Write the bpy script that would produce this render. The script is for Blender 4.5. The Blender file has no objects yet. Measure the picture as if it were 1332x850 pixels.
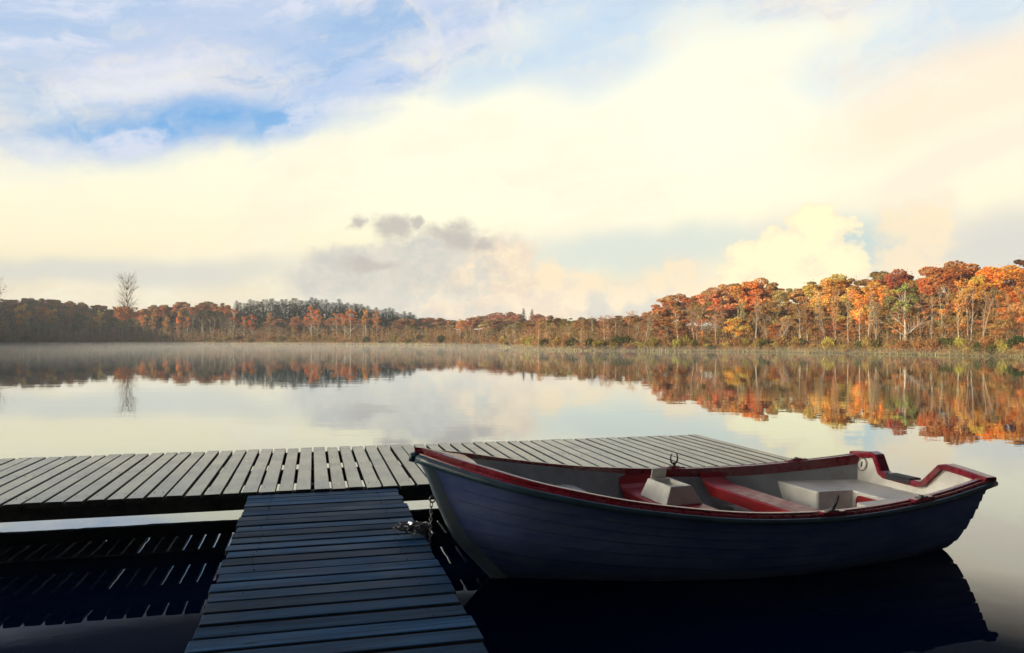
import bpy, math, random
import numpy as np
from mathutils import Vector, Matrix
sc = bpy.context.scene
H = 1.76                      # eye height above the water
R_ = math.radians

# ------------------------------------------------------------------ camera
cam = bpy.data.cameras.new('camera'); camo = bpy.data.objects.new('camera', cam)
sc.collection.objects.link(camo); sc.camera = camo
cam.sensor_width = 36.0; cam.lens = 36.0*1000/1332; cam.shift_y = 15/1332
cam.clip_start = 0.05; cam.clip_end = 6000
camo.location = (0, 0, H); camo.rotation_euler = (R_(90), 0, 0)

# ------------------------------------------------------------------ exposure
sc.view_settings.view_transform = 'Standard'; sc.view_settings.look = 'None'
sc.view_settings.gamma = 1; sc.view_settings.exposure = 0.55
sc.render.engine = 'CYCLES'
sc.cycles.use_denoising = True
sc.cycles.max_bounces = 8; sc.cycles.volume_bounces = 1
sc.cycles.transparent_max_bounces = 8

# ------------------------------------------------------------------ sun
SUN_AZ = math.atan2(-.80, -.60)         # measured from +Y towards +X
SUN_EL = R_(10)
sun = bpy.data.lights.new('sun', 'SUN'); sun.energy = 5.0; sun.angle = R_(.6); sun.color = (1, .86, .66)
suno = bpy.data.objects.new('sun', sun); sc.collection.objects.link(suno)
sd = Vector((math.sin(SUN_AZ)*math.cos(SUN_EL), math.cos(SUN_AZ)*math.cos(SUN_EL), math.sin(SUN_EL)))
suno.rotation_euler = sd.to_track_quat('Z', 'Y').to_euler(); suno.location = sd*50

# ------------------------------------------------------------------ node helper
def lin(r, g, b, k=1.0):
    f = lambda c: ((c/255)/12.92 if c/255 <= .04045 else (((c/255)+.055)/1.055)**2.4)*k
    return (f(r), f(g), f(b), 1)
class NB:
    def __init__(s, nt): s.nt = nt; s.n = nt.nodes; s.l = nt.links
    def _in(s, sock, v):
        if isinstance(v, bpy.types.NodeSocket): s.l.new(v, sock)
        elif v is not None:
            try: sock.default_value = v
            except Exception: sock.default_value = tuple(v)[:3]
    def m(s, op, a, b=None, c=None, clamp=False):
        n = s.n.new('ShaderNodeMath'); n.operation = op; n.use_clamp = clamp
        for i, v in enumerate((a, b, c)):
            if v is not None: s._in(n.inputs[i], v)
        return n.outputs[0]
    def add(s, a, b): return s.m('ADD', a, b)
    def sub(s, a, b): return s.m('SUBTRACT', a, b)
    def mul(s, a, b): return s.m('MULTIPLY', a, b)
    def ss(s, x, a, b, lo=0., hi=1.):
        n = s.n.new('ShaderNodeMapRange'); n.interpolation_type = 'SMOOTHSTEP'
        for i, v in enumerate((x, a, b, lo, hi)): s._in(n.inputs[i], v)
        return n.outputs[0]
    def xyz(s, x, y, z=0.):
        n = s.n.new('ShaderNodeCombineXYZ')
        for i, v in enumerate((x, y, z)): s._in(n.inputs[i], v)
        return n.outputs[0]
    def vm(s, op, a, b=None):
        n = s.n.new('ShaderNodeVectorMath'); n.operation = op
        s._in(n.inputs[0], a)
        if b is not None: s._in(n.inputs[1], b)
        return n.outputs['Value'] if op in ('LENGTH', 'DISTANCE', 'DOT_PRODUCT') else n.outputs[0]
    def noise(s, vec, scale, detail=4, rough=.55, dist=0.):
        n = s.n.new('ShaderNodeTexNoise')
        if vec is not None: s.l.new(vec, n.inputs['Vector'])
        n.inputs['Scale'].default_value = scale; n.inputs['Detail'].default_value = detail
        n.inputs['Roughness'].default_value = rough; n.inputs['Distortion'].default_value = dist
        return n.outputs[0]
    def mix(s, f, a, b, mode='MIX'):
        n = s.n.new('ShaderNodeMix'); n.data_type = 'RGBA'; n.blend_type = mode; n.clamp_factor = True
        s._in(n.inputs[0], f); s._in(n.inputs[6], a); s._in(n.inputs[7], b)
        return n.outputs[2]
    def ramp(s, f, stops, interp='LINEAR'):
        n = s.n.new('ShaderNodeValToRGB'); s.l.new(f, n.inputs[0]); cr = n.color_ramp; cr.interpolation = interp
        while len(cr.elements) < len(stops): cr.elements.new(.5)
        for e, (p, c) in zip(cr.elements, stops): e.position = p; e.color = c
        return n.outputs[0]

# ------------------------------------------------------------------ sky
def build_world():
    w = bpy.data.worlds.new('World'); sc.world = w; w.use_nodes = True
    nt = w.node_tree; nt.nodes.clear(); B = NB(nt)
    tc = nt.nodes.new('ShaderNodeTexCoord'); sp = nt.nodes.new('ShaderNodeSeparateXYZ')
    nt.links.new(tc.outputs['Generated'], sp.inputs[0])
    X, Y, Z = sp.outputs
    az = B.mul(B.m('ARCTAN2', X, Y), 180/math.pi)
    el = B.mul(B.m('ARCSINE', Z), 180/math.pi)
    def ae(px, py):
        d = math.hypot(1000, px-666)
        return math.degrees(math.atan((px-666)/1000)), math.degrees(math.atan((440-py)/d))
    # gently warped coordinates in degrees
    P0 = B.xyz(az, el, 0.)
    def warp(scale, amt, off):
        n = nt.nodes.new('ShaderNodeTexNoise'); n.inputs['Scale'].default_value = scale; n.inputs['Detail'].default_value = 5
        v = B.vm('ADD', P0, (off, off*2, 0)); nt.links.new(v, n.inputs['Vector'])
        d = B.vm('SUBTRACT', n.outputs['Color'], (.5, .5, .5))
        k = nt.nodes.new('ShaderNodeVectorMath'); k.operation = 'SCALE'; nt.links.new(d, k.inputs[0]); k.inputs['Scale'].default_value = amt
        return B.vm('ADD', P0, k.outputs[0])
    PW = warp(.07, 5., 3.)
    PC = warp(.5, 3.0, 11.)
    def ell(Pv, px, py, rx, ry, rot=0.):        # 1 in the middle -> 0 at the rim (pixels of the view for size)
        a, e = ae(px, py); ax, ex = rx/17.6, ry/17.6
        v = B.vm('SUBTRACT', Pv, (a, e, 0))
        if rot:
            r = nt.nodes.new('ShaderNodeVectorRotate'); r.rotation_type = 'Z_AXIS'; nt.links.new(v, r.inputs[0])
            r.inputs['Angle'].default_value = -R_(rot); v = r.outputs[0]
        v = B.vm('MULTIPLY', v, (1/ax, 1/ex, 0))
        return B.sub(1., B.vm('LENGTH', v))
    # base gradient by elevation
    g = B.m('DIVIDE', el, 90.)
    base = B.ramp(g, [(0., lin(228, 214, 190)), (.03, lin(233, 219, 192)), (.07, lin(255, 243, 205)), (.11, lin(255, 250, 220)),
                      (.22, (1., .99, .80, 1)), (.29, (.55, .68, .86, 1)), (.34, (.08, .18, .46, 1)), (.45, (.016, .055, .22, 1)), (1., (.006, .026, .16, 1))])
    col = base
    # long thin cirrus texture, rising to the right
    rot = nt.nodes.new('ShaderNodeVectorRotate'); rot.rotation_type = 'Z_AXIS'; rot.inputs['Angle'].default_value = -R_(14)
    nt.links.new(PW, rot.inputs[0])
    st = B.noise(B.vm('MULTIPLY', rot.outputs[0], (.035, .20, 1)), 1., 5, .5)
    st2 = B.noise(B.vm('MULTIPLY', rot.outputs[0], (.06, .24, 1)), 1., 5, .48)
    # blue region: above a slanting border
    bord = nt.nodes.new('ShaderNodeFloatCurve') if False else None
    t = B.m('DIVIDE', B.add(az, 40.), 80.)
    bn = nt.nodes.new('ShaderNodeValToRGB'); nt.links.new(t, bn.inputs[0]); cr = bn.color_ramp; cr.interpolation = 'EASE'
    pts = []
    for px, py in ((0, 222), (300, 205), (480, 170), (600, 115), (700, 45), (900, 20), (1332, -10)):
        a, e = ae(px, py); pts.append(((a+40)/80, e/40))
    while len(cr.elements) < len(pts): cr.elements.new(.5)
    for E_, (p, v) in zip(cr.elements, pts): E_.position = p; E_.color = (v, v, v, 1)
    border = B.mul(bn.outputs[0], 40.)
    dd = B.add(B.sub(el, border), B.mul(B.sub(st, .5), 9.))
    m_blue = B.ss(dd, -1.2, 3.2)
    cloudy = B.ss(st2, .30, .66)
    bluecol = B.mix(cloudy, lin(168, 196, 230), lin(206, 214, 236))
    lo_el = B.ss(el, 24., 31., 1., 0.)
    col = B.mix(B.mul(m_blue, lo_el), col, bluecol)
    def patch(col, px, py, rx, ry, c, k=1., rot=0., Pv=None, a=.0, b=.75, tex=None):
        f = B.ss(ell(Pv or PW, px, py, rx, ry, rot), a, b)
        if tex is not None: f = B.mul(f, tex)
        if k != 1.: f = B.mul(f, k)
        return B.mix(f, col, c)
    thin = B.ss(st2, .35, .6, 1., .45)
    col = patch(col, 260, 165, 265, 42, lin(98, 168, 228), .95, 6, tex=thin)
    col = patch(col, 420, 95, 210, 50, lin(160, 195, 238), .5, 10)
    col = patch(col, 760, 60, 150, 85, lin(198, 220, 240), .95, 10)
    col = patch(col, 1190, 60, 200, 75, lin(208, 224, 238), .9, 8)
    col = patch(col, 640, 95, 110, 40, lin(190, 214, 238), .8, 16)
    # creamy heart of the sky and peach to the right
    col = patch(col, 760, 215, 560, 150, (1.12, 1.06, .80, 1), .75, 4, a=0., b=.9)
    col = patch(col, 1260, 120, 260, 70, lin(255, 230, 202), .7, 14)
    col = patch(col, 1150, 250, 330, 42, lin(252, 234, 212), .6, 12, tex=cloudy)
    col = patch(col, 1250, 210, 200, 30, lin(250, 228, 208), .5, 16)
    wis = B.noise(B.vm('MULTIPLY', rot.outputs[0], (.07, .36, 1)), 1., 9, .66)
    wis2 = B.noise(B.vm('MULTIPLY', rot.outputs[0], (.03, .12, 1)), 1., 6, .6)
    col = B.mix(B.mul(B.ss(wis2, .42, .62), .55), col, B.mix(B.ss(wis, .35, .65), lin(253, 236, 212), lin(255, 250, 226)))
    hi = B.mul(m_blue, .75)
    col = B.mix(B.mul(B.ss(wis, .50, .68), hi), col, lin(228, 230, 242))
    col = B.mix(B.mul(B.ss(wis, .47, .33), hi), col, lin(150, 186, 228))
    # low blue-grey veils
    col = patch(col, 840, 330, 270, 42, lin(208, 220, 214), .8, 2)
    col = patch(col, 1110, 320, 150, 60, lin(188, 210, 212), .9)
    col = patch(col, 1320, 325, 130, 60, lin(212, 210, 205), .9)
    col = patch(col, 140, 352, 380, 24, lin(212, 212, 204), .85, 2)
    col = patch(col, 700, 400, 420, 40, lin(196, 196, 194), .8)
    # cumulus masses: max of several puffs
    fine = B.noise(B.vm('MULTIPLY', P0, (.45, .6, 1)), 1., 9, .68)
    def puffs(lst, edge=.12, soft=.7):
        acc = None
        for (px, py, rx, ry) in lst:
            e = ell(PC, px, py, rx, ry)
            acc = e if acc is None else B.m('SMOOTH_MAX', acc, e, .12)
        acc = B.add(acc, B.mul(B.sub(fine, .5), soft))
        return B.ss(acc, 0., edge), acc
    lit = [(1065, 300, 44, 36), (1020, 335, 50, 40), (968, 345, 40, 34), (1092, 350, 40, 40), (1040, 380, 110, 50)]
    m1, d1 = puffs(lit, .22, 1.15)
    c1 = B.mix(B.ss(B.add(d1, B.mul(B.sub(fine, .5), 1.5)), .0, .6), lin(255, 236, 200), (1.05, .96, .60, 1))
    peach = [(888, 352, 36, 30), (850, 370, 45, 30), (905, 385, 55, 35), (765, 370, 40, 30), (812, 385, 50, 30), (712, 362, 34, 32), (1195, 300, 60, 60), (1180, 345, 60, 40), (1235, 300, 26, 40)]
    m2, d2 = puffs(peach, .75, 1.1)
    c2 = B.mix(B.ss(B.add(d2, B.sub(fine, .5)), .1, .6), lin(240, 220, 200), lin(255, 230, 192))
    grey = [(470, 350, 95, 36), (545, 342, 80, 42), (610, 338, 70, 52), (655, 345, 55, 55), (590, 385, 140, 50), (700, 390, 90, 44), (430, 372, 80, 28)]
    m3, d3 = puffs(grey, .45, 1.0)
    sh = B.noise(B.vm('MULTIPLY', PC, (.16, .26, 1)), 1., 3, .5)
    c3 = B.mix(B.ss(B.add(B.mul(B.sub(az, ae(600, 340)[0]), .035), sh), .36, .68), B.mix(B.ss(fine, .38, .62), lin(196, 195, 192), lin(218, 211, 200)), B.mix(B.ss(fine, .38, .62), lin(236, 210, 188), lin(255, 232, 198)))
    col = B.mix(B.mul(m3, .9), col, c3)
    col = B.mix(B.mul(m2, .85), col, c2)
    col = B.mix(m1, col, c1)
    dark = [(512, 300, 36, 24), (542, 294, 22, 13), (590, 304, 52, 26), (630, 316, 30, 14), (466, 290, 20, 14), (480, 345, 50, 14)]
    m4, d4 = puffs(dark, .8, 1.1)
    col = B.mix(B.mul(m4, .9), col, lin(188, 180, 174))
    # physically based clear sky underneath everything, dim
    sky = nt.nodes.new('ShaderNodeTexSky'); sky.sky_type = 'NISHITA'; sky.sun_disc = False
    sky.sun_elevation = SUN_EL; sky.sun_rotation = SUN_AZ
    # unseen sky dimmed outside the view, glow added at left, shaping foreground light
    away = B.mul(B.ss(az, 35., 55., 1., .012), B.ss(az, -122., -98., .012, 1.))
    glow = B.mul(B.mul(B.ss(az, -48., -75., 0., 1.), B.ss(az, -122., -102., 0., 1.)), B.ss(el, 30., 10., 0., 1.))
    col2 = B.vm('SCALE', col); nt.nodes[-1]
    sn = col2.node; nt.links.new(away, sn.inputs['Scale'])
    gc = B.vm('SCALE', (13., 11.4, 8.2)); nt.links.new(glow, gc.node.inputs['Scale']); col2 = B.vm('ADD', col2, gc)
    bg = nt.nodes.new('ShaderNodeBackground'); bg.inputs[1].default_value = .70
    nt.links.new(col2, bg.inputs[0])
    bg2 = nt.nodes.new('ShaderNodeBackground'); nt.links.new(sky.outputs[0], bg2.inputs[0]); bg2.inputs[1].default_value = .006
    ad = nt.nodes.new('ShaderNodeAddShader'); nt.links.new(bg.outputs[0], ad.inputs[0]); nt.links.new(bg2.outputs[0], ad.inputs[1])
    out = nt.nodes.new('ShaderNodeOutputWorld'); nt.links.new(ad.outputs[0], out.inputs[0])
build_world()

# ------------------------------------------------------------------ material helper
def mat(name):
    m = bpy.data.materials.new(name); m.use_nodes = True; nt = m.node_tree
    b = nt.nodes['Principled BSDF']; return m, NB(nt), b
def objco(B):
    t = B.n.new('ShaderNodeTexCoord'); return t.outputs['Object']
def bump(B, b, h, strength, dist=.01):
    n = B.n.new('ShaderNodeBump'); n.inputs['Strength'].default_value = strength; n.inputs['Distance'].default_value = dist
    B.l.new(h, n.inputs['Height']); B.l.new(n.outputs[0], b.inputs['Normal']); return n
def simple(name, col, rough=.5, metal=0., var=.15, scale=6., bmp=.0, spec=.5, coat=0.):
    m, B, b = mat(name); co = objco(B)
    n = B.noise(co, scale, 5, .6); k = B.ss(n, .3, .7, 1-var, 1+var)
    v = B.vm('SCALE', col[:3]); B.l.new(k, v.node.inputs['Scale']); B.l.new(v, b.inputs['Base Color'])
    b.inputs['Metallic'].default_value = metal
    r = B.ss(B.noise(co, scale*3.1, 3), .3, .7, rough*.8, min(1, rough*1.25)); B.l.new(r, b.inputs['Roughness'])
    b.inputs['Specular IOR Level'].default_value = spec
    if coat: b.inputs['Coat Weight'].default_value = coat; b.inputs['Coat Roughness'].default_value = .08
    if bmp: bump(B, b, B.noise(co, scale*8, 4), bmp, .004)
    return m

# wood: grain runs along object X
def wood(name, c1, c2, rough=.42, bm=.3, spec=.6):
    m, B, b = mat(name); co = objco(B)
    geo = B.n.new('ShaderNodeNewGeometry'); rnd = geo.outputs['Random Per Island']
    off = B.vm('SCALE', (37., 11., 5.)); B.l.new(rnd, off.node.inputs['Scale'])
    p = B.vm('ADD', co, off)
    at = B.n.new('ShaderNodeAttribute'); at.attribute_name = 'grain'
    pu = B.vm('ADD', at.outputs['Vector'], off)
    g = B.noise(B.vm('MULTIPLY', pu, (2.2, 60., 60.)), 1., 6, .65, .6)
    g2 = B.noise(B.vm('MULTIPLY', pu, (1.3, 9., 9.)), 1., 4, .6)
    blot = B.noise(p, 2.3, 5, .6)
    f = B.add(B.mul(g, .55), B.mul(g2, .45))
    c = B.mix(B.ss(f, .40, .60), c1, c2)
    k = B.mul(B.ss(rnd, 0., 1., .58, 1.32), B.ss(blot, .3, .7, .78, 1.15))
    # knots and nail stains
    kn = B.n.new('ShaderNodeTexVoronoi'); kn.inputs['Scale'].default_value = 1.
    B.l.new(B.vm('MULTIPLY', pu, (2.6, 7., 7.)), kn.inputs['Vector'])
    kk = B.ss(kn.outputs['Distance'], .05, .12, .45, 1.)
    k = B.mul(k, kk)
    v = B.vm('SCALE', c); B.l.new(k, v.node.inputs['Scale']); B.l.new(v, b.inputs['Base Color'])
    B.l.new(B.ss(B.add(B.mul(blot, .6), B.mul(g, .4)), .32, .68, rough*.7, rough*1.35), b.inputs['Roughness'])
    bump(B, b, B.add(B.mul(g, .7), B.mul(g2, .8)), bm, .004); b.inputs['Specular IOR Level'].default_value = spec
    return m
M = {}
M['wood_dock'] = wood('weathered_dock_wood', (.04, .062, .075, 1), (.12, .15, .155, 1), .20, .22, .42)
M['wood_dock'].node_tree.nodes['Principled BSDF'].inputs['Coat Weight'].default_value = .14
M['wood_dock'].node_tree.nodes['Principled BSDF'].inputs['Coat Roughness'].default_value = .16
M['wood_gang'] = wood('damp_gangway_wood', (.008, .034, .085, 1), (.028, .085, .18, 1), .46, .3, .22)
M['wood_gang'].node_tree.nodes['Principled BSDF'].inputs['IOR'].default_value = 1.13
M['nail'] = simple('rusty_nail', (.03, .026, .024), .6, .6)
M['beam'] = simple('dark_wet_beam_and_gap_shade', (.03, .028, .025), .7, var=.4, scale=4, bmp=.4)

# ------------------------------------------------------------------ mesh helpers
def link(o, parent=None):
    sc.collection.objects.link(o)
    if parent is not None: o.parent = parent
    return o
def mesh(name, V, F, m, parent=None, smooth=False):
    me = bpy.data.meshes.new(name); me.from_pydata([tuple(v) for v in V], [], F); me.validate()
    if m is not None: me.materials.append(m)
    if smooth:
        for p in me.polygons: p.use_smooth = True
    return link(bpy.data.objects.new(name, me), parent)
def tag(o, label=None, cat=None, group=None, kind=None):
    if label: o['label'] = label
    if cat: o['category'] = cat
    if group: o['group'] = group
    if kind: o['kind'] = kind
    return o
def empty(name, loc=(0, 0, 0), rz=0.):
    o = bpy.data.objects.new(name, None); o.location = loc; o.rotation_euler = (0, 0, rz); o.empty_display_size = .1
    return link(o)
class MB:
    def __init__(s): s.V = []; s.F = []; s.G = []
    def box(s, c, hx, hy, hz, M_=None, ch=0., grain=None):
        """chamfered box centred c, half sizes; M_ extra 3x3 rotation"""
        n = len(s.V); hs = (hx, hy, hz)
        if ch <= 0:
            pts = [(sx*hx, sy*hy, sz*hz) for sz in (-1, 1) for sy in (-1, 1) for sx in (-1, 1)]
            fs = [(0, 2, 3, 1), (4, 5, 7, 6), (0, 1, 5, 4), (2, 6, 7, 3), (0, 4, 6, 2), (1, 3, 7, 5)]
        else:
            pts = []; idx = {}
            for sx in (-1, 1):
                for sy in (-1, 1):
                    for sz in (-1, 1):
                        for a in range(3):
                            h = [hx-ch, hy-ch, hz-ch]; h[a] += ch
                            idx[(sx, sy, sz, a)] = len(pts); pts.append((sx*h[0], sy*h[1], sz*h[2]))
            fs = []
            S = (-1, 1)
            for a in range(3):
                o1, o2 = [(1, 2), (2, 0), (0, 1)][a]
                for sg in S:
                    q = []
                    for (p1, p2) in ((-1, -1), (1, -1), (1, 1), (-1, 1)):
                        k = [0, 0, 0]; k[a] = sg; k[o1] = p1; k[o2] = p2; q.append(idx[(k[0], k[1], k[2], a)])
                    fs.append(tuple(q if sg > 0 else q[::-1]))
            for a in range(3):      # edges along axis a
                o1, o2 = [(1, 2), (2, 0), (0, 1)][a]
                for p1 in S:
                    for p2 in S:
                        q = []
                        for (e, ax) in ((-1, o1), (1, o1), (1, o2), (-1, o2)):
                            k = [0, 0, 0]; k[a] = e; k[o1] = p1; k[o2] = p2; q.append(idx[(k[0], k[1], k[2], ax)])
                        fs.append(tuple(q if p1*p2 > 0 else q[::-1]) if False else tuple(q[::-1] if p1*p2 > 0 else q))
            for sx in S:
                for sy in S:
                    for sz in S:
                        q = [idx[(sx, sy, sz, a)] for a in range(3)]
                        fs.append(tuple(q if sx*sy*sz > 0 else q[::-1]))
        for p in pts:
            v = Vector(p)
            s.G.append(((p[0] if hx >= hy else p[1])+n*.37, (p[1] if hx >= hy else p[0]), p[2]))
            if M_ is not None: v = M_ @ v
            s.V.append((v.x+c[0], v.y+c[1], v.z+c[2]))
        s.F += [tuple(i+n for i in f) for f in fs]
    def tube(s, pts, rads, k=8, cap=True, closed=False):
        n0 = len(s.V); N = len(pts); pts = [Vector(p) for p in pts]
        if not hasattr(rads, '__len__'): rads = [rads]*N
        up = None
        for i in range(N):
            if closed: d = pts[(i+1) % N]-pts[i-1]
            else: d = pts[min(i+1, N-1)]-pts[max(i-1, 0)]
            if d.length < 1e-9: d = Vector((0, 0, 1))
            d.normalize()
            if up is None:
                up = Vector((0, 0, 1)) if abs(d.z) < .9 else Vector((1, 0, 0))
            a = up-d*up.dot(d)
            if a.length < 1e-6: a = d.orthogonal()
            a.normalize(); up = a; b = d.cross(a)
            for j in range(k):
                t = 2*math.pi*j/k; v = pts[i]+(a*math.cos(t)+b*math.sin(t))*rads[i]; s.V.append(tuple(v)); s.G.append(tuple(v))
        R = N if closed else N-1
        for i in range(R):
            i2 = (i+1) % N
            for j in range(k):
                j2 = (j+1) % k
                s.F.append((n0+i*k+j, n0+i*k+j2, n0+i2*k+j2, n0+i2*k+j))
        if cap and not closed:
            s.F.append(tuple(n0+j for j in range(k))[::-1]); s.F.append(tuple(n0+(N-1)*k+j for j in range(k)))
    def quad(s, c, u, v):
        n = len(s.V)
        for (a, b) in ((-1, -1), (1, -1), (1, 1), (-1, 1)):
            s.V.append((c[0]+a*u[0]+b*v[0], c[1]+a*u[1]+b*v[1], c[2]+a*u[2]+b*v[2])); s.G.append((0, 0, 0))
        s.F.append((n, n+1, n+2, n+3))
    def build(s, name, m, parent=None, smooth=False, grain=False, angle=None):
        o = mesh(name, s.V, s.F, m, parent, smooth)
        if grain:
            at = o.data.attributes.new('grain', 'FLOAT_VECTOR', 'POINT')
            at.data.foreach_set('vector', np.array(s.G, dtype=np.float32).ravel())
        if smooth and angle is not None:
            o.data.set_sharp_from_angle(angle=R_(angle))
        return o

# ------------------------------------------------------------------ terrain and lake
def Rlake(th):      # th in degrees from +Y clockwise; distance of the waterline
    xs = [-180, -160, -140, -124, -105, -80, -60, -45, -38, -33.66, -20.1, -9.4, -1.5, -.6, 1.95, 5.4, 18.5, 33.66, 45, 70, 110, 150, 180]
    ys = [5.5, 6.5, 12, 30, 90, 170, 215, 255, 268, 268, 235, 196, 165, 150, 116, 107, 100.6, 86, 78, 60, 30, 8, 5.5]
    return float(np.interp(th, xs, ys))
def hill_h(th):
    xs = [-180, -150, -124, -105, -85, -62, -50, -42, -37, -20, -8, 3, 12, 35, 60, 120, 160, 180]
    ys = [15, 15, 17, 22, 30, 31, 31, 22, 8, 6, 4, 3.0, 3.5, 6, 12, 14, 15, 15]
    return float(np.interp(th, xs, ys))
def hill_w(th):
    xs = [-180, -150, -124, -85, -55, -42, -37, 0, 35, 60, 120, 180]
    ys = [34, 34, 42, 60, 55, 50, 80, 70, 60, 50, 40, 34]
    return float(np.interp(th, xs, ys))
def rough(x, y):
    return math.sin(x*.31+1.3*math.sin(y*.17))*math.cos(y*.27+1.1*math.sin(x*.13))
def ground(x, y):
    th = math.degrees(math.atan2(x, y)); r = math.hypot(x, y); d = r-Rlake(th)
    if d < 0: return max(-1.6, d*.25)
    k = min(1, d/hill_w(th)); k = k*k*(3-2*k)
    z = .25*min(1, d/.5)+.5*min(1, d/6)+hill_h(th)*k
    outside = 1. if (th < -40 or th > 42) else 0.
    z += rough(x, y)*min(1, d/20)*(.35+1.6*outside*k)+.04*math.sin(x*2.1)*math.sin(y*1.7)*min(1, d/3)
    return z
def build_ground():
    nth = 360; offs = [-300, -40, -8, -2, -.4, .2, 1.2, 3, 6, 10, 15, 20, 27, 35, 45, 58, 72, 90, 120, 180, 300, 420]
    V = []; F = []
    for i in range(nth):
        th = -180+360*i/nth; Rl = Rlake(th)
        for o in offs:
            r = max(Rl+o, .6*(offs.index(o)+1)) if o < 0 else Rl+o
            x, y = r*math.sin(R_(th)), r*math.cos(R_(th))
            V.append((x, y, ground(x, y)))
    K = len(offs)
    for i in range(nth):
        j = (i+1) % nth
        for k in range(K-1): F.append((i*K+k, i*K+k+1, j*K+k+1, j*K+k))
    F.append(tuple(i*K for i in range(nth)))
    m, B, b = mat('leaf_litter_ground'); co = objco(B)
    c = B.mix(B.noise(co, .8, 8, .7), (.035, .03, .018, 1), (.10, .065, .03, 1))
    c = B.mix(B.ss(B.noise(co, .15, 4), .5, .65), c, (.06, .06, .02, 1))
    B.l.new(c, b.inputs['Base Color']); b.inputs['Roughness'].default_value = .95
    bump(B, b, B.noise(co, 2., 8, .7), 1., .4)
    tag(mesh('ground', V, F, m, smooth=True), kind='structure')
build_ground()

def build_water():
    m, B, b = mat('still_lake_water')
    g = B.n.new('ShaderNodeNewGeometry'); P = g.outputs['Position']
    b.inputs['Base Color'].default_value = (.0012, .004, .016, 1); b.inputs['Roughness'].default_value = .0
    b.inputs['IOR'].default_value = 1.36
    sp = B.n.new('ShaderNodeSeparateXYZ'); B.l.new(P, sp.inputs[0])
    # broad cat's paws decide where the tiny ripples show
    area = B.ss(B.noise(B.vm('MULTIPLY', P, (.02, .06, 1)), 1., 4, .6), .48, .68, .12, 1.)
    right = B.ss(sp.outputs[0], 4., 14., .30, 1.0)
    rip = B.noise(B.vm('MULTIPLY', P, (1.1, 3.2, 1)), 1., 3, .5, .3)
    swell = B.noise(B.vm('MULTIPLY', P, (.35, .9, 1)), 1., 2, .5)
    near = B.noise(B.vm('MULTIPLY', P, (2.6, 3.0, 1)), 1., 2, .45, .6)
    h = B.add(B.mul(B.mul(rip, area), B.mul(right, 1.)), B.add(B.mul(swell, .55), B.mul(near, .10)))
    n = bump(B, b, h, 1.0, .0048)
    nt = m.node_tree; nt.nodes.remove(b)
    fr = B.n.new('ShaderNodeFresnel'); fr.inputs['IOR'].default_value = 1.33; B.l.new(n.outputs[0], fr.inputs['Normal'])
    k = B.ramp(fr.outputs[0], [(0., (0, 0, 0, 1)), (.10, (.004,)*3+(1,)), (.150, (.012,)*3+(1,)), (.185, (.15,)*3+(1,)), (.225, (.42,)*3+(1,)), (.346, (.62,)*3+(1,)), (.47, (.78,)*3+(1,)), (.62, (.90,)*3+(1,)), (1., (1, 1, 1, 1))])
    gl = B.n.new('ShaderNodeBsdfGlossy'); gl.inputs['Roughness'].default_value = 0.; gl.inputs[0].default_value = (.93, .975, 1., 1); B.l.new(n.outputs[0], gl.inputs['Normal'])
    df = B.n.new('ShaderNodeBsdfDiffuse'); df.inputs[0].default_value = (.0005, .003, .018, 1)
    mx = B.n.new('ShaderNodeMixShader'); B.l.new(k, mx.inputs[0]); B.l.new(df.outputs[0], mx.inputs[1]); B.l.new(gl.outputs[0], mx.inputs[2])
    B.l.new(mx.outputs[0], B.n['Material Output'].inputs[0])
    tag(mesh('water', [(-400, -200, 0), (400, -200, 0), (400, 420, 0), (-400, 420, 0)], [(0, 1, 2, 3)], m), kind='structure')
build_water()

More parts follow.
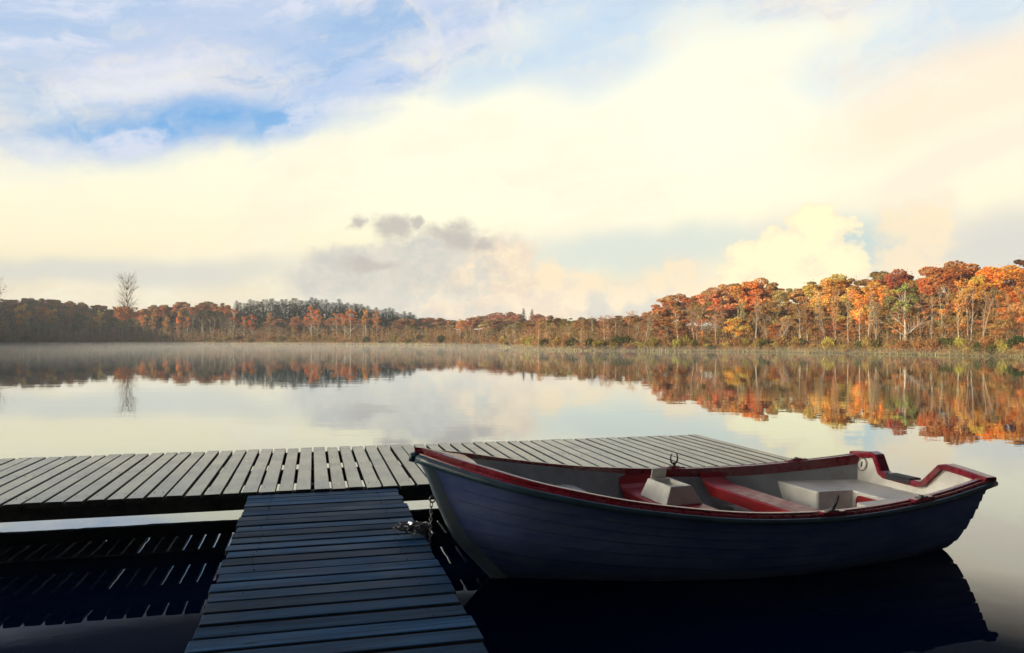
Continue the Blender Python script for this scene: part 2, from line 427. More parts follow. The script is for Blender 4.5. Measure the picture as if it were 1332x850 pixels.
# ------------------------------------------------------------------ dock and gangway
AXA = math.atan(.259)                       # plank direction is turned left of the view
U = Vector((-math.sin(AXA), math.cos(AXA), 0)); T = Vector((math.cos(AXA), math.sin(AXA), 0))
DK = .48
rng = random.Random(5)
def planks_with_nails(mb, nails, m, root):
    nf = len(mb.F); nv = len(mb.V); mb.V += nails.V; mb.G += nails.G; mb.F += [tuple(i+nv for i in f) for f in nails.F]
    o = mb.build('deck_planks', m, root, grain=True); o.data.materials.append(M['nail'])
    for p in o.data.polygons[nf:]: p.material_index = 1
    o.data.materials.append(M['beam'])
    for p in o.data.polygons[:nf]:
        if p.normal.z < .35: p.material_index = 2  # plank sides and undersides darkened: gap shade put into the colour
def build_dock():
    root = empty('dock', U*8.0, AXA)
    tag(root, 'weathered grey plank dock lying across the picture above the water', 'dock')
    # local frame: x = T (along the dock), y = U (along planks), origin at s=8.0
    mb = MB(); pitch = .1455; s0, s1 = 6.71, 9.28
    i = -62
    nails = MB()
    while i*pitch < 4.92:
        x0 = i*pitch+.013+rng.uniform(-.004, .004); x1 = (i+1)*pitch-.013+rng.uniform(-.004, .004)
        if x0+.1 > 4.96: break
        e0 = rng.uniform(-.02, .016); e1 = rng.uniform(-.024, .024); cx = (x0+x1)/2+rng.uniform(-.002, .002)
        a = rng.uniform(-.0022, .0022)
        hy = (s1+e1-s0-e0)/2; cy = (s1+e1+s0+e0)/2-8.0
        M_ = Matrix.Rotation(a, 3, 'Z') @ Matrix.Rotation(rng.uniform(-.02, .02), 3, 'Y')
        z = DK-.0225+rng.uniform(-.003, .003)
        mb.box((cx, cy, z), (x1-x0)/2, hy, .0225, M_, ch=.004)
        for sy in (6.92, 8.03, 9.24):
            for dx in (-.035, .035):
                nails.tube([(cx+dx, sy-8.0+rng.uniform(-.01, .01), DK-.008), (cx+dx, sy-8.0, DK+.0015)], .0032, 6)
        i += 1
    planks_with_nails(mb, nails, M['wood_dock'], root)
    for (a, b_) in ((6.87, 6.97), (7.99, 8.07), (9.17, 9.26)):
        q = MB(); q.box((-2.1, (a+b_)/2-8, .370), 6.92, (b_-a)/2, .065, ch=.004)
        q.build('beam', M['beam'], root)
    for (x, s) in ((-.0, 7.2), (.0, 8.8), (3.3, 8.3), (3.3, 7.4), (-8.2, 7.3), (-8.2, 8.8)):
        q = MB(); q.tube([(x, s-8, -1.6), (x, s-8, .44)], .07, 12); q.build('post', M['beam'], root)
    # small loose block left on the boards where the gangway meets
    return root
build_dock()
def build_gangway():
    root = empty('gangway', (0, 0, 0), AXA)
    tag(root, 'dark damp plank gangway running from the viewer to the dock', 'gangway')
    mb = MB(); nails = MB(); pitch = .1575; y = 6.69
    zt = DK-.016
    while y > -4.5:
        hy = (pitch-.026)/2+rng.uniform(-.002, .002); cy = y-pitch/2
        x0 = -.507+rng.uniform(-.012, .012); x1 = .705+rng.uniform(-.012, .012)
        M_ = Matrix.Rotation(rng.uniform(-.003, .003), 3, 'Z') @ Matrix.Rotation(rng.uniform(-.02, .02), 3, 'X')
        mb.box(((x0+x1)/2, cy, zt-.0175+rng.uniform(-.003, .003)), (x1-x0)/2, hy, .0175, M_, ch=.004)
        for x in (-.33, .53):
            for d in (-.035, .035):
                nails.tube([(x+rng.uniform(-.012, .012), cy+d+rng.uniform(-.008,.008), zt-.01), (x+rng.uniform(-.02,.02), cy+d, zt+.0015)], .003, 6)
        y -= pitch
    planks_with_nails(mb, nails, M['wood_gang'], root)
    for x in (-.36, .56):
        q = MB(); q.box((x, 1.1, zt-.095), .035, 5.75, .055, ch=.004); q.build('stringer', M['beam'], root)
    for x in (-.30, .50):
        for y in (-2., -4.):
            q = MB(); q.tube([(x, y, -1.2), (x, y, zt-.1)], .06, 10); q.build('post', M['beam'], root)
build_gangway()

# ------------------------------------------------------------------ rowing boat
BOW = Vector((-.668, 5.504, 0)); STERN = Vector((3.628, 6.842, 0)); L = (STERN-BOW).length
BANG = math.atan2(STERN.y-BOW.y, STERN.x-BOW.x)
Kx = [0, .1, .25, .45, .65, .85, 1]; Kb = [.03, .610, .881, 1.034, 1.011, .889, .743]
_u = np.linspace(0, 1, 400); _b = np.interp(_u, Kx, Kb)
_b = np.convolve(np.pad(_b, 15, mode='reflect', reflect_type='odd'), np.ones(31)/31, 'valid')
_b = np.convolve(np.pad(_b, 15, mode='reflect', reflect_type='odd'), np.ones(31)/31, 'valid')
def bw(u): return float(np.interp(u, _u, _b))
def gz(u): return .931-1.231*u+.905*u*u+.058*u**3-.03*u**6
def stem_x(z): return float(np.interp(z, [-.14, -.1, 0, .17, .30, .416, .56, .76, .936], [.84, .72, .55, .39, .28, .22, .157, .085, .0]))
def zk(u): return -.14+.09*max(0, u-.6)/.4-.0*u
def asec(u): return .25+.62*(1-u)**3.2-.03*u**4
def hull_pt(u, v, off=0.):
    g = gz(u)-.012; k = zk(u); z = k+(g-k)*v
    w = max(.028, (bw(u)-.045)*v**asec(u)) + off
    x = stem_x(z)*(1-u)**3+u*L-.17*(1-v)*u**6
    return Vector((x, w, z))
# local frame: x aft from the bow tip, +y = far side, so near side is -y
def build_boat():
    root = empty('rowing_boat', BOW, BANG)
    tag(root, 'moored rowing boat with red gunwales, white interior and clinker hull', 'rowing boat')
    NU = 60; us = [(i/NU)**1.25 for i in range(NU+1)]
    edges = [0, .22, .38, .52, .64, .74, .83, 1.]
    rows = []        # (v, offset)
    for a, b_ in zip(edges[:-1], edges[1:]):
        n = 6
        for k in range(n+1):
            t = (0, .25, .5, .75, .88, .93, 1.)[k]; rows.append((a+(b_-a)*t, (.012*(1-t)) if k < 5 else -.014))
    V = []; F = []
    for side in (1, -1):
        base = len(V)
        for u in us:
            fade = min(1, max(0, (u-.012)/.03))
            for (v, o) in rows:
                p = hull_pt(u, v, o*fade*(1 if v > .1 else 0)); V.append((p.x, p.y*side, p.z))
        K = len(rows)
        for i in range(NU):
            for k in range(K-1):
                q = (base+i*K+k, base+(i+1)*K+k, base+(i+1)*K+k+1, base+i*K+k+1)
                F.append(q if side < 0 else q[::-1])
    K = len(rows); nb = (NU+1)*K
    for i in range(NU): F.append((i*K, (i+1)*K, nb+(i+1)*K, nb+i*K))
    for k in range(K-1): F.append((k, k+1, nb+k+1, nb+k))
    o = mesh('hull', V, F, M['hull'], root, smooth=True); o.data.set_sharp_from_angle(angle=R_(35))
    # stem band
    q = MB(); zs = [-.1, 0, .1, .2, .3, .42, .56, .7, .8, .88]
    vs = []
    for z in zs:
        x = stem_x(z)
        for (dx, dy) in ((.10, -.062), (.0, -.040), (-.022, -.022), (-.022, .022), (.0, .040), (.10, .062)):
            vs.append((x+dx*1.0, dy*(1.0+.35*(.9-z)*0), z))
    fs = []
    for i in range(len(zs)-1):
        for j in range(5): fs.append((i*6+j, (i+1)*6+j, (i+1)*6+j+1, i*6+j+1))
    o = mesh('stem_band', vs, fs, M['stem'], root, smooth=True)
    # inner liner
    V = []; F = []; NI = 44; uin = [.03+(.992-.03)*i/NI for i in range(NI+1)]
    nv = 12; K = 2*(nv+1)
    def wid(u, z):
        g = gz(u)-.012; k = zk(u); v = max(0, min(1, (z-k)/(g-k))); return max(.01, (bw(u)-.045)*v**asec(u)-.03)
    def wid_x(x, z):
        g0 = None
        for k in range(201):
            u = k/200; g = gz(u)-.012; v = max(0, min(1, (z-zk(u))/(g-zk(u))))
            if stem_x(z)*(1-u)**3+u*L-.17*(1-v)*u**6 >= x: return wid(u, z)
        return wid(1., z)
    for u in uin:
        x0 = None
        zf = .09; zt = gz(u)-.02; ring = []
        for k in range(nv+1):
            z = zf+(zt-zf)*(k/nv)**1.2; x = stem_x(z)*(1-u)**3+u*L+.06*(1-u)-.17*(1-k/nv)*u**6*.7
            ring.append((x, wid(u, z), z))
        V += [(x, y, z) for (x, y, z) in ring[::-1]]+[(x, -y, z) for (x, y, z) in ring]
    for i in range(NI):
        for k in range(K-1): F.append((i*K+k, i*K+k+1, (i+1)*K+k+1, (i+1)*K+k))
    o = mesh('inner_liner', V, F, M['liner'], root, smooth=True); o.data.set_sharp_from_angle(angle=R_(40))
    # gunwale rails (red), one per side, with raised inner coaming
    for side in (-1, 1):
        V = []; F = []; NR = 80
        for i in range(NR+1):
            u = i/NR; b0 = bw(u); g = gz(u); lip = .010+.032*math.exp(-u*3.2)
            if side > 0: lip *= .7
            du = .004
            tx, ty = L*2*du, bw(min(1, u+du))-bw(max(0, u-du))
            if u < du: tx *= .5
            ln = math.hypot(tx, ty); nx, ny = ty/ln, -tx/ln      # inward normal (w falls)
            wr = min(1, .35+u*8)
            prof = [(0, -.032), (0.0, -.004), (.012, .008), (.028, .006), (.036, -.001), (.052, 0.), (.055, lip), (.075, lip+.003), (.095, lip), (.098, -.082 if side > 0 else -.045), (.06, -.085 if side > 0 else -.05)]
            for (d, z) in prof:
                d2 = d*wr; V.append((u*L+nx*d2*1.0 + (0 if u > 0 else 0), side*max(.002, b0+ny*d2), g+z))
        K = 11
        for i in range(NR):
            for k in range(K):
                k2 = (k+1) % K; f = (i*K+k, (i+1)*K+k, (i+1)*K+k2, i*K+k2); F.append(f if side > 0 else f[::-1])
        F.append(tuple(range(K))); F.append(tuple(NR*K+k for k in range(K)))
        o = mesh('gunwale', V, F, M['red'], root, smooth=True); o.data.set_sharp_from_angle(angle=R_(38))
        # dark rub rail
        q = MB(); pts = []
        for i in range(61):
            u = i/60; pts.append((u*L-.012*(1-u), side*(bw(u)+.010), gz(u)-.030))
        q.tube(pts, [.022+.01*math.exp(-i*.12) for i in range(61)], 10)
        q.build('rub_rail', M['rub'], root, smooth=True)
    # bow cap
    V = []; F = []
    for i in range(7):
        x = -.03+.40*i/6; u = max(0, x/L); w = max(.012, bw(u)-.05) if x > .05 else .02+.3*max(0, x+.03); g = gz(u)
        for (a, dz) in ((-1, .030), (-.35, .050), (.35, .050), (1, .030)): V.append((x, a*w*.86, g+dz-.006*i*0))
    for i in range(6):
        for j in range(3): F.append((i*4+j, (i+1)*4+j, (i+1)*4+j+1, i*4+j+1))
    nb = len(V); V += [(x, y, z-.07) for (x, y, z) in V]
    F += [tuple(k+nb for k in f[::-1]) for f in F]
    for i in range(6): F += [(i*4, nb+i*4, nb+(i+1)*4, (i+1)*4), (i*4+3, (i+1)*4+3, nb+(i+1)*4+3, nb+i*4+3)]
    F += [(0, 1, 2, 3, nb+3, nb+2, nb+1, nb), (24, nb+24, nb+25, nb+26, nb+27, 27, 26, 25)]
    mesh('bow_cap', V, F, M['red'], root, smooth=False)
    q = MB(); q.tube([(-.055, 0, gz(0)-.052), (-.045, 0, gz(0)-.02), (0.03, 0, gz(0)+.0)], [.02, .034, .03], 10); q.build('bow_fender', M['rub'], root, smooth=True)
    # transom: solid plate with the motor cut-out
    top = [(-.70, .626), (-.60, .645), (-.50, .660), (-.44, .650), (-.335, .515), (-.29, .498), (.10, .488), (.15, .503), (.29, .664), (.35, .675), (.50, .662), (.70, .626)]
    def hw_(z):
        k = zk(1); v = max(0, min(1, (z-k)/(gz(1)-.012-k))); return max(0, (bw(1)-.045)*v**asec(1)-.004)
    low = [(hw_(z), z) for z in (.5, .35, .22, .12, .05, 0., -.03)]+[(0, -.05)]+[(-hw_(z), z) for z in (-.03, 0., .05, .12, .22, .35, .5)]
    def tx_(z): return L-.012-.17*(1-(z+.05)/.70)
    pol = [(-w, z) for (w, z) in top]+[(-w, z) for (w, z) in low]      # local y = -w
    n = len(pol); V = [(tx_(z)-.045, y, z) for y, z in pol]+[(tx_(z), y, z) for y, z in pol]
    F = [tuple(range(n)), tuple(range(2*n-1, n-1, -1))]+[(i, n+i, n+(i+1) % n, (i+1) % n) for i in range(n)]
    o = mesh('transom', V, F, M['white'], root)
    # capping along the top outline
    V = []; F = []; P = [(-w, z) for (w, z) in top]; n = len(P)
    P[0] = (.752, .632); P[-1] = (-.752, .632)
    for i, (y, z) in enumerate(P):
        a = Vector((P[max(i-1, 0)][0], P[max(i-1, 0)][1])); b_ = Vector((P[min(i+1, n-1)][0], P[min(i+1, n-1)][1])); c = Vector((y, z))
        d = (b_-a).normalized(); nn = Vector((d.y, -d.x))
        if nn.y < 0: nn = -nn
        for (dx, h) in ((-.085, -.030), (-.088, .012), (-.075, .022), (.015, .022), (.028, .012), (.025, -.030)):
            p = c+nn*h; V.append((tx_(z)+dx, p.x, p.y))
    for i in range(n-1):
        for k in range(6):
            k2 = (k+1) % 6; F.append((i*6+k, i*6+k2, (i+1)*6+k2, (i+1)*6+k))
    F += [tuple(range(6))[::-1], tuple((n-1)*6+k for k in range(6))]
    mesh('transom_capping', V, F, M['red'], root)
    q = MB(); q.box((tx_(.5)-.03, .11, .495), .064, .145, .026, ch=.006); q.build('motor_pad', M['rubber'], root)
    q = MB(); q.box((tx_(.38)+.02, .10, .38), .02, .15, .09, ch=.006); q.build('motor_plate', M['rubber'], root)
    # round drain fitting with a dark slot, inside face of the transom
    yy, zz = .600, .545; xx = tx_(zz)-.046; al = math.atan(.17/.70)
    ez = Vector((math.sin(al), 0, math.cos(al))); ex = Vector((-math.cos(al), 0, math.sin(al))); c0 = Vector((xx, yy, zz))
    q = MB(); q.tube([c0, c0+ex*.010], [.056, .050], 28); f = q.build('drain_fitting', M['white_gloss'], root)
    q = MB(); q.box(c0+ex*.011, .003, .008, .026, Matrix.Rotation(al, 3, 'Y'), ch=.002); q.build('slot', M['black'], f)
    q = MB(); q.tube([c0+ex*.002+Vector((0, .060*math.cos(t), 0))+ez*(.060*math.sin(t)) for t in [k*2*math.pi/28 for k in range(28)]], .003, 6, closed=True); q.build('ring', M['black'], f)
    # stern bench, U shaped : far arm, near arm, back
    bz = .40
    def slab(name, y0, y1, x0, x1, z0, z1, m, ch=.012, par=root):
        q = MB(); q.box(((x0+x1)/2, (y0+y1)/2, (z0+z1)/2), (x1-x0)/2, (y1-y0)/2, (z1-z0)/2, ch=ch); return q.build(name, m, par)
    # built as one extruded U outline
    def inn(x, z):
        return wid_x(x, z)+.004
    xa, xb, xe = 3.60, 3.95, L-.13
    lay = [(.09, 0.), (.2, 0.), (bz-.012, 0.), (bz-.003, -.004), (bz, -.012)]
    V = []
    for (z, ins) in lay:
        f = lambda x: inn(x, z)
        out = [(xe, f(xe)), (4.2, f(4.2)), (3.9, f(3.9)), (xa, f(xa)), (xa, .245), (xa+.012, .232), (xb, .205), (xb, -.205), (xa+.012, -.232), (xa, -.245), (xa, -f(xa)), (3.9, -f(3.9)), (4.2, -f(4.2)), (xe, -f(xe))]
        n = len(out)
        for (x, y) in out: V.append((x-ins if x < xb+.01 else x, y, z))
    F = [tuple(4*n+i for i in range(n))]
    for l in range(4):
        for i in range(n): F.append((l*n+i, l*n+(i+1) % n, (l+1)*n+(i+1) % n, (l+1)*n+i))
    st_ = mesh('stern_bench', V, F, M['white'], root)
    # red locker hatch in the back of the recess (rounded corners)
    pts = []; w_, h_ = .17, .085; cy, cz = -.02, .285
    for (sx, sy, a0) in ((1, 1, 0), (-1, 1, 90), (-1, -1, 180), (1, -1, 270)):
        for k in range(5):
            a = R_(a0+k*22.5); r = .05; pts.append((cy+sx*(w_-r)+r*math.cos(a), cz+sy*(h_-r)+r*math.sin(a)))
    n = len(pts); V = [(xb-.012, y, z) for y, z in pts]+[(xb+.002, y, z) for y, z in pts]
    mesh('locker_hatch', V, [tuple(range(n)), ]+[(i, n+i, n+(i+1) % n, (i+1) % n) for i in range(n)], M['red_matt'], root)
    # side buoyancy ledge (white) linking benches, along both sides
    for sd_ in (1, -1):
        V = []; F = []; xs = [3.0+.61*i/8 for i in range(9)]
        for x in xs:
            wo = wid(x/L, .14)+.02
            V += [(x, sd_*(wo-.16), .09), (x, sd_*(wo-.15), .20), (x, sd_*(wo-.12), .215), (x, sd_*(wo+.0), .215)]
        for i in range(8):
            for k in range(3): F.append((i*4+k, i*4+k+1, (i+1)*4+k+1, (i+1)*4+k))
        mesh('side_ledge', V, F, M['white'], root)
    # thwarts with upturned ends
    def thwart(x0, x1, zt, name='thwart'):
        V = []; F = []
        wm0 = wid((x0+x1)/2/L, zt)+.01
        gt = gz((x0+x1)/2/L)-.03; wg = wid((x0+x1)/2/L, gt)+.012
        # path across: gunwale far -> down -> across -> up near
        th = .10
        path = [(wg-.02, gt, .9), (wm0-.012, zt+.07, .95), (wm0-.035, zt+.035, 1.), (wm0-.09, zt+.010, 1.), (wm0-.18, zt, 1.), (0, zt, 1.), (-wm0+.18, zt, 1.), (-wm0+.09, zt+.01, 1.), (-wm0+.035, zt+.035, 1.), (-wm0+.012, zt+.07, .95), (-wg+.02, gt, .9)]
        for i, (y, z, k) in enumerate(path):
            a = path[max(0, i-1)]; c = path[min(len(path)-1, i+1)]
            t = Vector((c[0]-a[0], c[1]-a[1])).normalized(); nn = Vector((t.y, -t.x))   # downwards/outwards side
            if nn.y > 0 and abs(t.x) > .3: nn = -nn
            xm = (x0+x1)/2; hw = (x1-x0)/2*(k if True else 1)
            tt = (th if i in (4, 5, 6) else .035) if abs(t.x) > .8 else .012
            dn = Vector((0, -1)) if abs(t.x) > .8 else Vector((1 if y > 0 else -1, 0))
            b2 = Vector((y, z))+dn*tt
            ring = [(xm-hw, y, z-.012 if abs(t.x) > .8 else z), (xm-hw+.012, y, z), (xm+hw-.012, y, z), (xm+hw, y, z-.012 if abs(t.x) > .8 else z), (xm+hw, b2.x, b2.y), (xm-hw, b2.x, b2.y)]
            V += ring
        for i in range(len(path)-1):
            for k in range(6):
                k2 = (k+1) % 6; F.append((i*6+k, (i+1)*6+k, (i+1)*6+k2, i*6+k2))
        F += [tuple(range(6)), tuple((len(path)-1)*6+k for k in range(6))[::-1]]
        o = mesh(name, V, F, M['red_matt'], root); return o
    thwart(2.82, 3.07, .42)
    thwart(1.98, 2.36, .41)
    # white bow locker with rounded aft edge
    V = []; F = []; xs = [.45, .65, .85, 1.05, 1.25, 1.42, 1.50, 1.54, 1.548, 1.55]; zs = [.52, .515, .51, .505, .50, .495, .48, .44, .25, .11]
    for x, z in zip(xs, zs):
        w = wid_x(x, max(.11, z-.02))+.004
        for a in (-1, -.6, -.2, .2, .6, 1): V.append((x, a*w, z))
    for i in range(len(xs)-1):
        for j in range(5): F.append((i*6+j, (i+1)*6+j, (i+1)*6+j+1, i*6+j+1))
    o = mesh('bow_locker', V, F, M['white'], root, smooth=True)
    # rowlocks: socket pads on the rails, horns in two of them
    def pad(x, side, m=M['red']):
        u = x/L; q = MB(); ang = math.atan2(-(bw(u+.01)-bw(u-.01)), .02*L)*(-side)
        pt = Vector((x, side*(bw(u)-.035), gz(u)+.010)); Mz = Matrix.Rotation(ang, 3, 'Z') @ Matrix.Rotation(-math.atan2(gz(u+.01)-gz(u-.01), .02*L), 3, 'Y')
        q.box(pt, .105, .036, .012, Mz, ch=.008); p = q.build('rowlock_pad', m, root)
        q = MB(); q.box(pt+Vector((0, 0, .015)), .045, .024, .004, Mz, ch=.002); 
        q.tube([pt+Vector((0, 0, .008)), pt+Vector((0, 0, .030))], .017, 12)
        q.build('socket', M['metal'], p); return pt, ang
    def horns(pt, ang, tilt=0., open_=.035, hgt=.075):
        q = MB(); Mz = Matrix.Rotation(ang, 3, 'Z') @ Matrix.Rotation(tilt, 3, 'X')
        pts = []
        for k in range(13):
            a = R_(205+k*(335-205)/12) if False else R_(180+15+k*(150)/12)
            pts.append((open_*math.cos(a)*1.05, 0, .045+open_*math.sin(a)*1.0+.035))
        pts = [(-open_*.72, 0, .045+.035+open_*1.35), (-open_*1.05, 0, .045+.035+open_*.6)]+pts+[(open_*1.05, 0, .045+.035+open_*.6), (open_*.72, 0, .045+.035+open_*1.35)]
        q.tube([pt+Mz @ Vector(p) for p in pts], [.0045, .0065]+[.0085]*13+[.0065, .0045], 8)
        q.tube([pt+Mz @ Vector((0, 0, z)) for z in (-.02, .02, .035, .05)], [.008, .008, .013, .010], 10)
        q.build('rowlock', M['iron'], root, smooth=True)
    pt, ang = pad(2.60, 1); horns(pt, ang+.25, 0., .040)
    pt, ang = pad(2.74, -1); horns(pt, R_(51), R_(20), .034)
    pad(3.63, -1); pad(3.85, 1)
    # mooring eye on the stem
    q = MB(); z = .60; x = stem_x(z)-.03
    q.tube([(x+.02*math.cos(t)-.012, 0, z+.022*math.sin(t)) for t in [k*2*math.pi/16 for k in range(16)]], .006, 8, closed=True)
    q.build('mooring_eye', M['metal'], root, smooth=True)
    return root
def hullmat():
    m, B, b = mat('grey_gelcoat_hull'); co = objco(B)
    n = B.noise(B.vm('MULTIPLY', co, (1.2, 1.2, 5.)), 2., 6, .65)
    c = B.mix(B.ss(n, .3, .7), (.060, .092, .26, 1), (.105, .142, .29, 1))
    B.l.new(c, b.inputs['Base Color']); b.inputs['Roughness'].default_value = .35
    b.inputs['Specular IOR Level'].default_value = .35
    return m
M['hull'] = hullmat()
M['stem'] = simple('stem_paint', (.17, .23, .29), .4, var=.1)
def whitemat():
    m, B, b = mat('weathered_white_gelcoat'); co = objco(B)
    n = B.noise(co, 3., 7, .65); s = B.noise(co, 60., 3, .7)
    c = B.mix(B.ss(n, .35, .7), (.70, .69, .65, 1), (.48, .47, .44, 1))
    c = B.mix(B.ss(s, .68, .74), c, (.12, .10, .08, 1))
    B.l.new(c, b.inputs['Base Color']); b.inputs['Roughness'].default_value = .45
    bump(B, b, B.noise(co, 30, 4), .15, .003)
    return m
M['white'] = whitemat()
M['liner'] = simple('grey_white_liner', (.33, .355, .39), .5, var=.22, scale=3, bmp=.15)
M['white_gloss'] = simple('white_plastic', (.78, .77, .72), .35, var=.05)
M['red'] = simple('red_gelcoat_rail', (.20, .008, .020), .28, var=.25, scale=5, bmp=.08, coat=.3)
M['red_matt'] = simple('faded_red_seat', (.28, .010, .014), .38, var=.25, scale=4, bmp=.12)
M['rub'] = simple('blue_black_rubber', (.02, .05, .075), .35, var=.3)
M['rubber'] = simple('black_pad', (.012, .014, .022), .6)
M['black'] = simple('black_plastic', (.008, .008, .009), .5)
M['iron'] = simple('black_iron', (.015, .015, .017), .4, .6)
M['metal'] = simple('galvanised_metal', (.16, .165, .175), .40, .9)
build_boat()

def boat_pt(x, y, z):
    c, s = math.cos(BANG), math.sin(BANG); return Vector((BOW.x+x*c-y*s, BOW.y+x*s+y*c, z))
# storage box on the forward thwart
def build_box():
    loc = boat_pt(1.99, .52, .41); root = empty('storage_box', loc, BANG)
    tag(root, 'small white box with raised lid standing on the red forward thwart', 'box')
    # local x aft, y far;   footprint  x .0..0.30, y -.50..0
    V = []; F = []
    b0 = [(.02, -.46), (.36, -.46), (.36, 0.), (.02, 0.)]; t0 = [(.08, -.43), (.27, -.43), (.27, -.03), (.08, -.03)]
    t1 = [(.098, -.39), (.252, -.39), (.252, -.09), (.098, -.09)]
    V = [(x, y, 0) for x, y in b0]+[(x, y, .15) for x, y in t0]+[(x, y, .15) for x, y in t1]+[(x, y, .10) for x, y in t1]
    F = [(3, 2, 1, 0)]
    for i in range(4):
        j = (i+1) % 4; F += [(i, j, 4+j, 4+i), (4+i, 4+j, 8+j, 8+i), (8+i, 8+j, 12+j, 12+i)]
    F.append((12, 13, 14, 15))
    o = mesh('box_body', V, F, M['white'], root)
    bv = o.modifiers.new('bevel', 'BEVEL'); bv.width = .010; bv.segments = 2
    q = MB(); Mx = Matrix.Rotation(R_(-72), 3, 'X')
    q.box((.175, -.05, .192), .07, .044, .006, Mx, ch=.003); q.build('lid', M['white_gloss'], root)
build_box()

# chain and padlock
def torus_link(mb, c, d, nrm, ln=.030, wd=.011, r=.0035):
    d = Vector(d).normalized(); nrm = Vector(nrm); a = (nrm-d*nrm.dot(d)).normalized()
    pts = []
    for k in range(14):
        t = 2*math.pi*k/14; lx = (ln/2-wd)*(1 if math.cos(t) > 0 else -1)
        pts.append(Vector(c)+d*(lx+wd*math.cos(t))+a*wd*math.sin(t))
    mb.tube(pts, r, 6, closed=True)
def dock_pt(s, t, z): return Vector((U.x*s+T.x*t, U.y*s+T.y*t, z))
def build_chain():
    zt = DK-.013
    a = boat_pt(stem_x(.60)-.05, 0, .585)
    edge = dock_pt(5.05, .715, zt+.006)
    pts = []
    n = 46
    for i in range(n+1):
        t = i/n; sag = .30*4*t*(1-t)*(1-.35*t)
        p = a.lerp(edge, t); pts.append(Vector((p.x, p.y, p.z-sag)))
    heap = [dock_pt(5.05, .69, zt+.012)]
    r2 = random.Random(3)
    for k in range(44):
        an = k*.75; rr = .022+.022*math.sin(k*1.3)**2+.01*r2.random()
        heap.append(dock_pt(5.07+rr*math.sin(an)*1.2, .63+.030*math.sin(k*.21)+rr*math.cos(an)*1.9, zt+.010+.0026*k*(1-k/60)+.016*r2.random()))
    path = pts+heap
    mb = MB(); acc = 0; step = .026; i = 0; cur = path[0]; cnt = 0
    for q in path[1:]:
        seg = q-cur; ln = seg.length
        while acc+ln >= step:
            t = (step-acc)/ln; c = cur+seg*t; nr = Vector((0, 0, 1)) if cnt % 2 else Vector((.6, -.6, .3)).cross(seg)
            if nr.cross(seg).length < 1e-5: nr = Vector((1, .2, .1))
            torus_link(mb, c, seg, nr, .036, .0105, .0034); cnt += 1
            cur = c; seg = q-cur; ln = seg.length; acc = 0
        acc += ln; cur = q
    o = mb.build('mooring_chain', M['metal'], None, smooth=True)
    tag(o, 'steel mooring chain hanging from the bow and heaped on the gangway edge', 'chain')
    root = empty('padlock', dock_pt(5.11, .655, zt), AXA+.5)
    tag(root, 'metal padlock lying in the chain heap on the gangway', 'padlock')
    q = MB(); q.box((0, 0, .045), .045, .028, .016, Matrix.Rotation(.5, 3, 'Y'), ch=.006); q.build('lock_body', M['steel'], root)
    q = MB(); q.tube([(-.02+.0, .026+.0, .05), (-.025, .05, .052), (-.012, .068, .05), (.012, .07, .042), (.024, .05, .036), (.022, .026, .034)], .006, 8)
    q.build('shackle', M['metal'], root, smooth=True)
M['steel'] = simple('bright_steel', (.30, .32, .35), .35, 1.)
build_chain()

# ------------------------------------------------------------------ trees
def leafmat(name, vr=.30, trans=.35):
    m, B, b = mat(name); nt = m.node_tree; nt.nodes.remove(b)
    oi = B.n.new('ShaderNodeObjectInfo'); geo = B.n.new('ShaderNodeNewGeometry')
    n = B.noise(objco(B), .55, 3, .6); r = geo.outputs['Random Per Island']
    k = B.mul(B.ss(n, .3, .7, 1-vr, 1+vr), B.ss(r, 0., 1., .72, 1.28))
    # hue drifts between clumps: some greener, some redder
    n2 = B.noise(objco(B), .38, 2, .5)
    tint = B.mix(B.ss(n2, .35, .65), (1.12, .82, .7, 1), (.92, 1.16, 1.1, 1))
    c = B.mix(1., oi.outputs['Color'], tint, 'MULTIPLY')
    v = B.vm('SCALE', c); B.l.new(k, v.node.inputs['Scale'])
    d = B.n.new('ShaderNodeBsdfDiffuse'); t = B.n.new('ShaderNodeBsdfTranslucent'); mx = B.n.new('ShaderNodeMixShader')
    B.l.new(v, d.inputs[0]); B.l.new(v, t.inputs[0]); mx.inputs[0].default_value = trans
    B.l.new(d.outputs[0], mx.inputs[1]); B.l.new(t.outputs[0], mx.inputs[2]); B.l.new(mx.outputs[0], B.n['Material Output'].inputs[0])
    return m
M['leaf'] = leafmat('autumn_leaves')
M['needle'] = leafmat('spruce_needles', .35, .1)
def barkmat(name, c1, c2):
    m, B, b = mat(name); co = objco(B)
    n = B.noise(B.vm('MULTIPLY', co, (3., 3., .8)), 1.5, 5, .7)
    B.l.new(B.mix(B.ss(n, .35, .65), c1, c2), b.inputs['Base Color']); b.inputs['Roughness'].default_value = .85; return m
M['bark_pale'] = barkmat('pale_bark', (.24, .20, .14, 1), (.50, .43, .32, 1))
M['bark_dark'] = barkmat('brown_bark', (.08, .06, .045, 1), (.24, .18, .13, 1))

